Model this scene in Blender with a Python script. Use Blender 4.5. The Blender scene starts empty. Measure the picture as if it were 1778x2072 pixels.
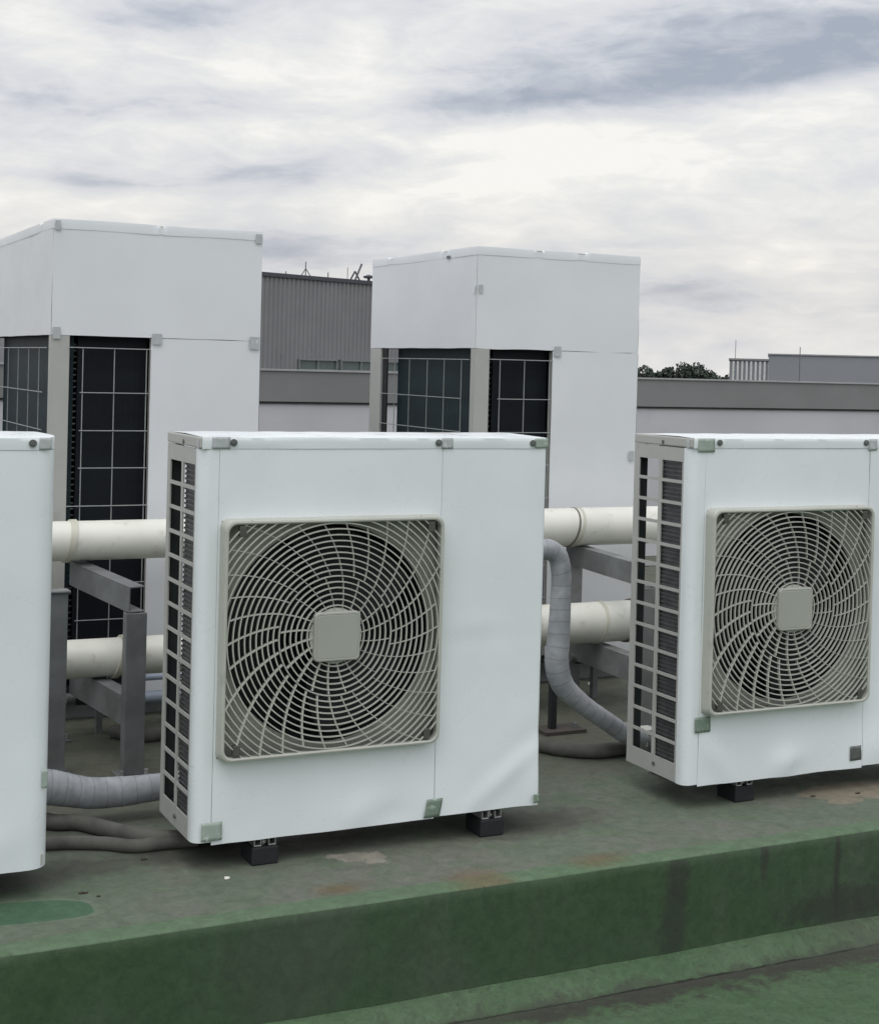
import bpy, bmesh, math, random
from mathutils import Vector, noise as mn
R = math.radians
random.seed(7)
sc = bpy.context.scene
C = sc.collection

# ------------------------------------------------------------------ camera
F_PX, CX, CY = 3024.66, 889.0, 785.25
PITCH, ROLL, YAW, CAMH = -0.0144, 0.0256, 0.4504, 1.2491
IW, IH = 1778.0, 2072.0
Fv = Vector((math.sin(YAW), math.cos(YAW), 0)); Rv = Vector((math.cos(YAW), -math.sin(YAW), 0)); Uv = Vector((0, 0, 1))
F2 = Fv * math.cos(PITCH) + Uv * math.sin(PITCH)
U2 = Uv * math.cos(PITCH) - Fv * math.sin(PITCH)

def ray(u, v):
    du, dv = u - CX, v - CY
    c, s = math.cos(ROLL), math.sin(ROLL)
    return F2 + Rv * ((du * c + dv * s) / F_PX) - U2 * ((-du * s + dv * c) / F_PX)

def at(u, v, axis, val):
    o = Vector((0, 0, CAMH)); d = ray(u, v)
    return o + d * ((val - o[axis]) / d[axis])

cam = bpy.data.cameras.new('camera')
co = bpy.data.objects.new('camera', cam); C.objects.link(co)
cr, sr = math.cos(ROLL), math.sin(ROLL)
Xc = Rv * cr + U2 * sr * 1.0
Yc = U2 * cr - Rv * sr
Zc = -F2
from mathutils import Matrix
co.matrix_world = Matrix(((Xc.x, Yc.x, Zc.x, 0), (Xc.y, Yc.y, Zc.y, 0), (Xc.z, Yc.z, Zc.z, CAMH), (0, 0, 0, 1)))
cam.sensor_fit = 'VERTICAL'; cam.sensor_height = 24.0
cam.lens = F_PX / IH * 24.0
cam.shift_y = -(IH / 2 - CY) / IH
cam.clip_start = 0.05; cam.clip_end = 6000
sc.camera = co
sc.view_settings.view_transform = 'Standard'; sc.view_settings.look = 'None'
sc.view_settings.exposure = .07; sc.view_settings.gamma = 1

# ------------------------------------------------------------------ node helper
class NT:
    def __init__(s, tree):
        s.t = tree; tree.nodes.clear()
    def n(s, typ, ins=None, **props):
        nd = s.t.nodes.new(typ)
        for k, v in props.items(): setattr(nd, k, v)
        for k, v in (ins or {}).items(): s.set(nd.inputs[k], v)
        return nd
    def set(s, sock, v):
        if isinstance(v, bpy.types.NodeSocket): s.t.links.new(v, sock)
        else:
            if isinstance(v, (tuple, list)) and len(v) == 3 and sock.type == 'RGBA': v = (*v, 1)
            sock.default_value = v
    def m(s, op, a, b=0.0, c=0.0, clamp=False):
        nd = s.n('ShaderNodeMath', {0: a, 1: b, 2: c}, operation=op); nd.use_clamp = clamp
        return nd.outputs[0]
    def noise(s, vec, scale=5, detail=4, rough=.55, dist=0.0):
        nd = s.n('ShaderNodeTexNoise', {'Scale': scale, 'Detail': detail, 'Roughness': rough, 'Distortion': dist})
        if vec is not None: s.set(nd.inputs['Vector'], vec)
        return nd.outputs['Fac']
    def ramp(s, v, a, b, lo=0.0, hi=1.0, smooth=True):
        nd = s.n('ShaderNodeMapRange', {0: v, 1: a, 2: b, 3: lo, 4: hi})
        nd.interpolation_type = 'SMOOTHSTEP' if smooth else 'LINEAR'
        return nd.outputs[0]
    def mix(s, f, a, b, mode='MIX'):
        nd = s.t.nodes.new('ShaderNodeMix'); nd.data_type = 'RGBA'; nd.blend_type = mode
        s.set(nd.inputs[0], f); s.set(nd.inputs[6], a); s.set(nd.inputs[7], b)
        return nd.outputs[2]
    def xyz(s, vec):
        nd = s.n('ShaderNodeSeparateXYZ', {0: vec}); return nd.outputs
    def comb(s, x, y, z):
        return s.n('ShaderNodeCombineXYZ', {0: x, 1: y, 2: z}).outputs[0]
    def mapping(s, vec, scale=(1, 1, 1), loc=(0, 0, 0)):
        nd = s.n('ShaderNodeMapping', {'Vector': vec, 'Scale': scale, 'Location': loc}); return nd.outputs[0]

def new_mat(name):
    m = bpy.data.materials.new(name); m.use_nodes = True
    return m, NT(m.node_tree)

def finish(nt, col, rough=.5, bump=None, bstr=.2, bdist=.002, metal=0.0, spec=.5, coat=0.0):
    b = nt.n('ShaderNodeBsdfPrincipled', {'Base Color': col, 'Roughness': rough, 'Metallic': metal, 'Specular IOR Level': spec, 'Coat Weight': coat, 'Coat Roughness': .25})
    if bump is not None:
        bp = nt.n('ShaderNodeBump', {'Height': bump, 'Strength': bstr, 'Distance': bdist})
        nt.set(b.inputs['Normal'], bp.outputs[0])
    o = nt.n('ShaderNodeOutputMaterial', {0: b.outputs[0]})

def simple(name, c, rough=.5, var=.12, scale=6, metal=0.0, spec=.5, bstr=.12, bdist=.001, dirt=None, dirt_amt=.35, dscale=14, coat=0.0):
    m, nt = new_mat(name)
    P = nt.n('ShaderNodeTexCoord').outputs['Object']
    f = nt.noise(P, scale, 5)
    k = nt.ramp(f, .3, .7, 1 - var, 1 + var * .5)
    col = nt.mix(1.0, (*c, 1), nt.comb(k, k, k), 'MULTIPLY')
    f2 = nt.noise(P, dscale, 6, .65)
    if dirt: col = nt.mix(nt.ramp(f2, .55, .78, 0, dirt_amt), col, (*dirt, 1))
    rr = nt.ramp(f2, .3, .7, rough - .08, min(1, rough + .08))
    finish(nt, col, rr, f2, bstr, bdist, metal, spec, coat)
    return m

M = {}
M['film'] = simple('white_protective_film', (.815, .865, .888), .33, .05, 2.5, spec=.6, bstr=.03, bdist=.003)
M['film_back'] = simple('pale_protective_film', (.77, .80, .83), .45, .05, 1.8, spec=.4, bstr=.03, bdist=.003)
M['beige'] = simple('ivory_powder_coat', (.45, .455, .43), .45, .06, 5, dirt=(.22, .2, .17), dirt_amt=.3)
M['guard'] = simple('grey_green_plastic', (.47, .485, .435), .5, .08, 8, dirt=(.2, .2, .16), dirt_amt=.25)
M['badge'] = simple('badge_plastic', (.38, .395, .355), .5, .04, 6)
M['shroud'] = simple('shroud_plastic', (.30, .32, .275), .6, .15, 9, dirt=(.08, .08, .06), dirt_amt=.5)
M['clip'] = simple('dark_clip', (.085, .09, .075), .6, .2, 40)
M['wire'] = simple('coated_wire', (.31, .33, .33), .5, .1, 30)
M['dark'] = simple('dark_interior', (.013, .014, .016), .7, .3, 9)
M['fan'] = simple('fan_plastic', (.012, .013, .015), .6, .2, 9)
M['fin'] = simple('coil_fin', (.10, .10, .105), .45, .25, 30, metal=.3)
M['finplate'] = simple('coil_plate', (.055, .065, .066), .55, .3, 12)
M['screw'] = simple('screw_head', (.16, .175, .17), .4, .2, 60, metal=.4)
M['zinc'] = simple('zinc_bracket', (.5, .5, .5), .35, .2, 30, metal=.7, dirt=(.2, .16, .12))
M['rubber'] = simple('black_rubber', (.012, .014, .017), .7, .2, 30)
M['galv'] = simple('galvanised_steel', (.20, .212, .218), .5, .28, 7, metal=.35, dirt=(.3, .31, .31), dirt_amt=.4, dscale=25)
M['galv_pale'] = simple('weathered_pale_steel', (.235, .25, .25), .55, .28, 9, metal=.2, dirt=(.2, .17, .14), dirt_amt=.5, dscale=25)
M['pvc'] = simple('cream_pvc', (.74, .745, .68), .4, .08, 5, dirt=(.38, .35, .27), dirt_amt=.55, dscale=22)
M['band'] = simple('pvc_band', (.6, .59, .5), .5, .1, 9, dirt=(.2, .18, .14))
M['strapm'] = simple('dark_strap', (.16, .15, .13), .6, .2, 20)
M['bluepipe'] = simple('pale_blue_pipe', (.33, .38, .47), .5, .12, 12)
M['hose_dark'] = simple('grimy_grey_hose', (.12, .118, .105), .75, .35, 14, dirt=(.05, .048, .04), dirt_amt=.6)
M['black'] = simple('black_fitting', (.02, .022, .025), .6, .2, 20)
M['brass'] = simple('brown_debris', (.06, .045, .03), .9, .3, 50)
M['paper'] = simple('white_scrap', (.75, .74, .68), .8, .1, 40)
M['antenna'] = simple('mast_metal', (.12, .13, .15), .6, .1, 5)

# clear sticky tape, grey where it shows
def tape_mat(name, c, rough=.3):
    m, nt = new_mat(name)
    P = nt.n('ShaderNodeTexCoord').outputs['Object']
    f = nt.noise(P, 45, 4, .6, 1.2)
    col = nt.mix(nt.ramp(f, .56, .68), (*c, 1), (*[min(.7, x * 1.9) for x in c], 1))
    finish(nt, col, rough, f, .3, .002)
    return m
M['tape'] = tape_mat('clear_tape_grey', (.47, .50, .51))
M['tape_g'] = tape_mat('clear_tape_green', (.34, .41, .36))
M['tape_d'] = tape_mat('clear_tape_dark', (.19, .25, .20))

# wrapped insulation
def wrap_mat():
    m, nt = new_mat('wrapped_grey_tape')
    P = nt.n('ShaderNodeTexCoord').outputs['Object']
    uv = nt.n('ShaderNodeTexCoord').outputs['UV']
    u = nt.xyz(uv)[0]
    w = nt.m('FRACT', nt.m('ADD', nt.m('MULTIPLY', u, 26.0), nt.m('MULTIPLY', nt.noise(nt.mapping(P, (5, 5, 5)), 1.0, 2), .8)))
    line = nt.ramp(w, .0, .12, .66, 1)
    f = nt.noise(P, 16, 6, .65, .6)
    g = nt.noise(nt.mapping(P, (60, 60, 60)), 1.0, 3)
    col = nt.mix(nt.ramp(f, .3, .72), (.30, .32, .345, 1), (.43, .455, .485, 1))
    col = nt.mix(1.0, col, nt.comb(line, line, line), 'MULTIPLY')
    h = nt.m('ADD', nt.m('MULTIPLY', w, .6), f)
    finish(nt, col, .5, h, .3, .003)
    return m
M['wrap'] = wrap_mat()

# fine finned coil for the tall units
def coil_mat(name, c, horiz):
    m, nt = new_mat(name)
    P = nt.n('ShaderNodeTexCoord').outputs['Object']
    p = nt.xyz(P)
    s = nt.m('SINE', nt.m('MULTIPLY', p[2] if horiz else nt.m('ADD', p[0], p[1]), 300.0))
    f = nt.noise(nt.mapping(P, (3, 3, 14)), 1.0, 5, .6)
    k = nt.ramp(f, .35, .65, .8, 1.15)
    col = nt.mix(1.0, (*c, 1), nt.comb(k, k, k), 'MULTIPLY')
    finish(nt, col, .55, s, .10, .002, .0, .2)
    return m
M['coil'] = coil_mat('coil_fins_dark', (.007, .010, .014), False)
M['coil_b'] = coil_mat('coil_fins_blue', (.014, .028, .034), False)

# ------------------------------------------------------------------ mesh helpers
class B:
    def __init__(s): s.v = []; s.f = []; s.mi = []; s.uv = {}
    def add(s, vs, fs, mi=0):
        o = len(s.v); s.v += [tuple(p) for p in vs]
        for f in fs: s.f.append(tuple(i + o for i in f)); s.mi.append(mi)
        return s
    def box(s, x0, x1, y0, y1, z0, z1, mi=0):
        vs = [(x, y, z) for z in (z0, z1) for y in (y0, y1) for x in (x0, x1)]
        return s.add(vs, [(0, 2, 3, 1), (4, 5, 7, 6), (0, 1, 5, 4), (2, 6, 7, 3), (0, 4, 6, 2), (1, 3, 7, 5)], mi)
    def beam(s, a, b, w, h, up=Vector((0, 0, 1)), mi=0):
        a = Vector(a); b = Vector(b); d = (b - a).normalized(); sd = d.cross(up).normalized(); u = sd.cross(d)
        vs = [p + sd * (w / 2 * i) + u * (h / 2 * j) for p in (a, b) for j in (-1, 1) for i in (-1, 1)]
        return s.add(vs, [(0, 1, 3, 2), (4, 6, 7, 5), (0, 4, 5, 1), (2, 3, 7, 6), (0, 2, 6, 4), (1, 5, 7, 3)], mi)
    def tube(s, path, rad, n=24, cap=True, mi=0, samples=None):
        pts = [Vector(p) for p in path]
        rads = list(rad) if hasattr(rad, '__len__') else [rad] * len(pts)
        if samples:
            P2, R2 = [], []
            m = len(pts)
            for i in range(samples):
                t = i / (samples - 1) * (m - 1); k = min(int(t), m - 2); t -= k
                p0 = pts[max(k - 1, 0)]; p1 = pts[k]; p2 = pts[k + 1]; p3 = pts[min(k + 2, m - 1)]
                P2.append(.5 * ((2 * p1) + (-p0 + p2) * t + (2 * p0 - 5 * p1 + 4 * p2 - p3) * t * t + (-p0 + 3 * p1 - 3 * p2 + p3) * t ** 3))
                R2.append(rads[k] * (1 - t) + rads[k + 1] * t)
            pts, rads = P2, R2
        vs = []; fs = []; prev = None; L = [0]
        for i in range(1, len(pts)): L.append(L[-1] + (pts[i] - pts[i - 1]).length)
        for i, p in enumerate(pts):
            d = (pts[min(i + 1, len(pts) - 1)] - pts[max(i - 1, 0)]).normalized()
            if prev is None:
                a = Vector((0, 0, 1)) if abs(d.z) < .9 else Vector((0, 1, 0))
                u = d.cross(a).normalized()
            else: u = (prev - d * prev.dot(d)).normalized()
            prev = u; w = d.cross(u)
            for k in range(n):
                an = 2 * math.pi * k / n
                vs.append(p + (u * math.cos(an) + w * math.sin(an)) * rads[i])
        o = len(s.v)
        for i in range(len(pts) - 1):
            for k in range(n):
                a, b_ = i * n + k, i * n + (k + 1) % n
                fs.append((a, b_, b_ + n, a + n))
        if cap: fs += [tuple(range(n))[::-1], tuple(range((len(pts) - 1) * n, len(pts) * n))]
        s.add(vs, fs, mi)
        for i in range(len(pts)):
            for k in range(n): s.uv[o + i * n + k] = (L[i], k / n)
        return s
    def disc(s, c, axis, r, h, n=24, mi=0):
        c = Vector(c); a = Vector(axis).normalized()
        return s.tube([c, c + a * h], r, n, True, mi)
    def build(s, name, mat, parent=None, smooth=False, bevel=0.0, solid=0.0, seg=2, auto=None):
        me = bpy.data.meshes.new(name); me.from_pydata(s.v, [], s.f); me.update()
        bm = bmesh.new(); bm.from_mesh(me); bmesh.ops.recalc_face_normals(bm, faces=bm.faces); bm.to_mesh(me); bm.free()
        mats = mat if isinstance(mat, list) else [mat]
        for m_ in mats: me.materials.append(m_)
        if len(mats) > 1:
            for p, i in zip(me.polygons, s.mi): p.material_index = i
        if s.uv:
            ul = me.uv_layers.new(name='UVMap')
            for l in me.loops: ul.data[l.index].uv = s.uv.get(l.vertex_index, (0, 0))
        if smooth:
            for p in me.polygons: p.use_smooth = True
            if auto is not None:
                try: me.set_sharp_from_angle(angle=R(auto))
                except Exception: pass
        o = bpy.data.objects.new(name, me); C.objects.link(o)
        if parent: o.parent = parent
        if solid:
            md = o.modifiers.new('thickness', 'SOLIDIFY'); md.thickness = solid; md.offset = 0
        if bevel:
            md = o.modifiers.new('bevel', 'BEVEL'); md.width = bevel; md.segments = seg; md.limit_method = 'ANGLE'; md.angle_limit = R(40)
            md.harden_normals = False
        return o

def thing(name, label, cat, loc=(0, 0, 0), rz=0, group=None):
    o = bpy.data.objects.new(name, None); C.objects.link(o); o.empty_display_size = .1
    o.location = loc; o.rotation_euler = (0, 0, rz); tag(o, label, cat, group); return o
def tag(o, label, cat, group=None):
    o['label'] = label; o['category'] = cat
    if group: o['group'] = group
    return o
def struct(o): o['kind'] = 'structure'; return o

# ------------------------------------------------------------------ setting
EY = 3.175            # front edge of the raised roof plinth
DROP = .246
def blobmask(nt, x, y, cx, cy, rx, ry, w, soft=.12):
    dx = nt.m('DIVIDE', nt.m('SUBTRACT', x, cx), rx); dy = nt.m('DIVIDE', nt.m('SUBTRACT', y, cy), ry)
    d = nt.m('ADD', nt.m('SQRT', nt.m('ADD', nt.m('MULTIPLY', dx, dx), nt.m('MULTIPLY', dy, dy))), w)
    return nt.ramp(d, 1 - soft, 1 + soft, 1, 0)

def deck_mat():
    m, nt = new_mat('worn_green_roof_coating')
    P = nt.n('ShaderNodeNewGeometry').outputs['Position']
    x, y, z = nt.xyz(P)[0:3]
    n1 = nt.noise(P, 2.2, 6, .6, .5); n2 = nt.noise(P, 9, 6, .65, .3); n3 = nt.noise(P, 60, 5, .7); n4 = nt.noise(nt.mapping(P, (1, 1, 1), (7, 3, 0)), 4, 8, .7, 1.0)
    col = nt.mix(nt.ramp(n1, .36, .62), (.116, .148, .106, 1), (.146, .156, .130, 1))
    col = nt.mix(nt.ramp(n2, .42, .7, 0, .55), col, (.092, .140, .084, 1))
    col = nt.mix(nt.ramp(n4, .55, .72, 0, .6), col, (.165, .168, .142, 1))
    # browner, darker tone towards the back of the deck
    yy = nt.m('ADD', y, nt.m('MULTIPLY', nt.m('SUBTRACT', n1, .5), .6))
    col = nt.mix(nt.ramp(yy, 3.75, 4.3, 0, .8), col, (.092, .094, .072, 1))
    # freshly coated band along the edge
    ye = nt.m('ADD', y, nt.m('MULTIPLY', nt.m('SUBTRACT', n2, .5), .06))
    xe = nt.m('MULTIPLY', nt.m('SUBTRACT', x, 1.0), .02)
    col = nt.mix(nt.ramp(ye, EY + .056, EY + .064, .8, 0), col, (.098, .165, .092, 1))
    w = nt.m('MULTIPLY', nt.m('SUBTRACT', n4, .5), 2.2); w2 = nt.m('MULTIPLY', nt.m('SUBTRACT', n2, .5), 1.6)
    def put(col, c, cx, cy, rx, ry, ww=w, soft=.12, amt=1.0):
        k = nt.m('MULTIPLY', blobmask(nt, x, y, cx, cy, rx, ry, ww, soft), amt)
        return nt.mix(k, col, (*c, 1))
    qx = nt.m('POWER', nt.m('ABSOLUTE', nt.m('DIVIDE', nt.m('SUBTRACT', nt.m('SUBTRACT', x, nt.m('MULTIPLY', nt.m('SUBTRACT', y, 3.4), -.25)), .58), .205)), 3.2); qy = nt.m('POWER', nt.m('ABSOLUTE', nt.m('DIVIDE', nt.m('SUBTRACT', nt.m('SUBTRACT', y, 3.405), nt.m('MULTIPLY', nt.m('SUBTRACT', x, .6), -.12)), .070)), 3.2)
    qq = nt.m('ADD', nt.m('ADD', qx, qy), nt.m('MULTIPLY', w2, .35))
    col = nt.mix(nt.ramp(qq, .95, 1.5, .5, 0), col, (.16, .20, .15, 1)); col = nt.mix(nt.ramp(qq, .9, 1.05, 1, 0), col, (.060, .125, .072, 1))
    for cx, cy, rx, ry in ((1.47, 3.475, .06, .05), (1.52, 3.455, .035, .045), (1.43, 3.50, .03, .02)):
        col = put(col, (.27, .255, .215), cx, cy, rx, ry, nt.m('MULTIPLY', w, 2.2), .12, .8)
    for cx, cy, rx, ry in ((3.10, 3.50, .19, .07), (3.02, 3.42, .07, .03), (3.2, 3.44, .12, .05)):
        col = put(col, (.235, .205, .155), cx, cy, rx, ry, nt.m('MULTIPLY', w, .6), .08, .85)
    for cx, cy, rx, ry in ((1.706, 3.22, .065, .055), (2.051, 3.235, .07, .04), (1.361, 3.275, .05, .03)):
        col = put(col, (.16, .085, .040), cx, cy, rx, ry, nt.m('MULTIPLY', w, 1.5), .8, .5)
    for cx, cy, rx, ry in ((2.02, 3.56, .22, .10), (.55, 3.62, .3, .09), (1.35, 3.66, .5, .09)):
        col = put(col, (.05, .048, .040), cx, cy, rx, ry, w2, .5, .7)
    n5 = nt.noise(P, 26, 7, .75, .5); n6 = nt.noise(nt.mapping(P, (1, 1, 1), (3, 9, 2)), 11, 8, .75, 1.5)
    kk = nt.ramp(n5, .3, .7, .76, 1.2, False); col = nt.mix(1.0, col, nt.comb(kk, kk, kk), 'MULTIPLY')
    col = nt.mix(nt.ramp(n6, .60, .68, 0, .4), col, (.075, .082, .062, 1)); col = nt.mix(nt.ramp(n6, .36, .30, 0, .35), col, (.185, .215, .165, 1))
    spk = nt.ramp(n3, .62, .70, 0, .6)
    col = nt.mix(spk, col, (.04, .04, .032, 1))
    h = nt.m('ADD', nt.m('MULTIPLY', n2, .6), nt.m('MULTIPLY', n3, .5))
    finish(nt, col, nt.ramp(n2, .3, .7, .55, .8), h, .35, .006, spec=.35)
    return m

def face_mat():
    m, nt = new_mat('dark_green_coated_upstand')
    P = nt.n('ShaderNodeNewGeometry').outputs['Position']
    x, y, z = nt.xyz(P)[0:3]
    s1 = nt.noise(nt.mapping(P, (9, 9, 1.2)), 1.0, 5, .6, .3); n1 = nt.noise(P, 2.0, 5, .55, .3); n2 = nt.noise(P, 12, 6, .7)
    col = nt.mix(nt.ramp(n1, .35, .65), (.041, .080, .037, 1), (.052, .083, .050, 1))
    col = nt.mix(nt.ramp(s1, .5, .75, 0, .55), col, (.072, .100, .064, 1))
    col = nt.mix(nt.ramp(n2, .56, .75, 0, .45), col, (.03, .055, .032, 1))
    n5 = nt.noise(P, 32, 7, .75, .6); kk = nt.ramp(n5, .3, .7, .74, 1.25, False); col = nt.mix(1.0, col, nt.comb(kk, kk, kk), 'MULTIPLY')
    w = nt.m('MULTIPLY', nt.m('SUBTRACT', n5, .5), 1.3)
    def put(col, cx, cz, rx, rz, amt, c=(.035, .036, .032)):
        k = nt.m('MULTIPLY', blobmask(nt, x, z, cx, cz, rx, rz, w, .5), amt); return nt.mix(k, col, (*c, 1))
    col = put(col, 2.245, -.15, .040, .15, .6); col = put(col, 2.262, -.04, .030, .08, .45)
    col = put(col, 2.53, -.03, .014, .07, .7); col = put(col, 2.78, -.08, .010, .14, .7)
    col = put(col, 1.2, -.12, .16, .11, .25, (.07, .075, .065))
    col = put(col, 2.85, -.2, .25, .05, .6)
    finish(nt, col, .6, nt.m('ADD', n2, nt.m('MULTIPLY', s1, .5)), .3, .006, spec=.4)
    return m

def lower_mat():
    m, nt = new_mat('green_lower_roof_coating')
    P = nt.n('ShaderNodeNewGeometry').outputs['Position']
    x, y, z = nt.xyz(P)[0:3]
    n1 = nt.noise(P, 2.5, 6, .6, .5); n2 = nt.noise(P, 14, 7, .7, .4); n3 = nt.noise(P, 70, 4, .7); ns = nt.noise(nt.mapping(P, (3, 14, 3)), 1.0, 6, .7, .8)
    col = nt.mix(nt.ramp(n1, .35, .65), (.062, .112, .056, 1), (.080, .130, .072, 1))
    col = nt.mix(nt.ramp(n2, .52, .75, 0, .6), col, (.055, .082, .052, 1))
    # grime lying in the joint
    n5 = nt.noise(P, 34, 7, .75, .6); kk = nt.ramp(n5, .3, .7, .74, 1.25, False); col = nt.mix(1.0, col, nt.comb(kk, kk, kk), 'MULTIPLY')
    yw = nt.m('ADD', y, nt.m('MULTIPLY', nt.m('SUBTRACT', ns, .5), .035))
    gx = nt.ramp(nt.m('ADD', x, nt.m('MULTIPLY', nt.m('SUBTRACT', n1, .5), .8)), 1.3, 1.9, .45, 1)
    below = nt.m('MULTIPLY', nt.ramp(yw, 3.098, 3.103, 1, 0), nt.ramp(nt.m('ADD', yw, nt.m('MULTIPLY', nt.m('SUBTRACT', n2, .5), .34)), 2.98, 3.06, 0, 1))
    above = nt.m('MULTIPLY', nt.ramp(nt.m('ADD', yw, nt.m('MULTIPLY', nt.m('SUBTRACT', n2, .5), .14)), 3.100, 3.125, .7, 0), nt.ramp(yw, 3.098, 3.103, 0, 1))
    g = nt.m('MULTIPLY', nt.m('ADD', below, above), nt.ramp(n5, .30, .52, .55, 1))
    col = nt.mix(nt.m('MULTIPLY', g, gx), col, (.050, .050, .042, 1))
    crack = nt.ramp(nt.m('ABSOLUTE', nt.m('SUBTRACT', yw, 3.101)), .0012, .0045, .9, 0)
    col = nt.mix(nt.m('MULTIPLY', crack, gx), col, (.014, .016, .013, 1))
    right = nt.m('MULTIPLY', nt.ramp(x, 2.5, 2.95), nt.ramp(n2, .38, .6, .1, .7))
    col = nt.mix(nt.m('MULTIPLY', right, nt.ramp(y, 2.95, 3.05)), col, (.07, .072, .06, 1))
    col = nt.mix(nt.ramp(n3, .58, .68, 0, .6), col, (.04, .052, .036, 1))
    finish(nt, col, .7, nt.m('ADD', n2, nt.m('MULTIPLY', n3, .6)), .5, .006, spec=.3)
    return m

# raised plinth with a softly uneven edge
b = B(); xs = [-9 + i * .06 if False else 0 for i in range(1)]
xs = [-9, -5, -3, -2] + [-1.5 + i * .04 for i in range(163)] + [6, 9, 14]
prof_top = []
vs = []; fs = []; mi = []
rows = []
for xx in xs:
    e = EY + .006 * mn.noise(Vector((xx * 2.3, 1, 0))) + .0025 * mn.noise(Vector((xx * 11, 2, 0)))
    zb = -DROP + .006 * mn.noise(Vector((xx * 1.7, 5, 0)))
    rows.append([(xx, 8.5, 0), (xx, 6.0, 0), (xx, EY + .3, 0), (xx, EY + .06, 0), (xx, e + .012, -.0003), (xx, e + .003, -.002), (xx, e, -.006), (xx, e - .001, -.03), (xx, e + .002, -.12), (xx, e + .002, zb)])
nr = len(rows[0])
for r_ in rows: vs += r_
for i in range(len(rows) - 1):
    for k in range(nr - 1):
        fs.append((i * nr + k, i * nr + k + 1, (i + 1) * nr + k + 1, (i + 1) * nr + k)); mi.append(0 if k < 6 else 1)
b.v = vs; b.f = fs; b.mi = mi
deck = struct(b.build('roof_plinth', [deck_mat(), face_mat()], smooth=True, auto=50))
# cove strip + lower roof
b = B(); rows = []
for xx in xs:
    a = .006 * mn.noise(Vector((xx * 3, 9, 0))); zb = -DROP + .006 * mn.noise(Vector((xx * 1.7, 5, 0)))
    rows.append([(xx, EY + .02, zb + .002), (xx, EY - .03 + a, zb - .006), (xx, 3.112 + a, -.282), (xx, 3.100 + a, -.290), (xx, 3.06, -.287), (xx, 2.5, -.287), (xx, -4, -.287)])
nr = len(rows[0])
for r_ in rows: b.v += r_
for i in range(len(rows) - 1):
    for k in range(nr - 1): b.f.append((i * nr + k, i * nr + k + 1, (i + 1) * nr + k + 1, (i + 1) * nr + k)); b.mi.append(0)
struct(b.build('lower_roof', lower_mat(), smooth=True, auto=50))
# building underneath, far ground
m, nt = new_mat('far_ground'); P = nt.n('ShaderNodeTexCoord').outputs['Object']
finish(nt, nt.mix(nt.ramp(nt.noise(P, .02, 5), .4, .6), (.06, .075, .045, 1), (.12, .12, .11, 1)), .9)
b = B(); b.add([(-3000, -3000, -7), (3000, -3000, -7), (3000, 3000, -7), (-3000, 3000, -7)], [(0, 1, 2, 3)])
struct(b.build('ground', m))
m_conc = simple('grey_concrete', (.3, .3, .3), .8, .15, 2)
b = B(); b.box(-9, 14, -4, 8.7, -6.99, -.6)
struct(b.build('building_below', m_conc))

# parapet wall
m_par = simple('dark_grey_flashing', (.215, .217, .219), .55, .10, 1.5, dirt=(.22, .22, .22), dirt_amt=.3, dscale=3)
m_parw = simple('pale_grey_render', (.52, .53, .56), .75, .07, 1.2, dirt=(.42, .43, .46), dirt_amt=.5, dscale=2.5)
t = thing('parapet_wall', 'long pale grey rooftop parapet wall with a dark grey metal band along its top', 'parapet', (0, 8.5, 0))
b = B(); b.box(-9, 14, 0, .16, -.6, 1.0148); b.build('wall', m_parw, t)
b = B(); b.box(-9, 14, -.018, .178, 1.015, 1.198)
fl = b.build('metal_band', m_par, t)
b = B(); b.box(-9, 14, -.028, .188, 1.199, 1.2085); b.build('coping_edge', simple('pale_metal_edge', (.36, .37, .38), .5), t)
b = B(); b.box(-9, 14, -.012, -.001, 1.003, 1.0145); b.build('drip_edge', M['black'], t)

# ------------------------------------------------------------------ small outdoor units
W, H, D, FZ = .9622, .9905, .2963, .074
GC = (.349, .495)      # centre of the fan guard on the front

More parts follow.
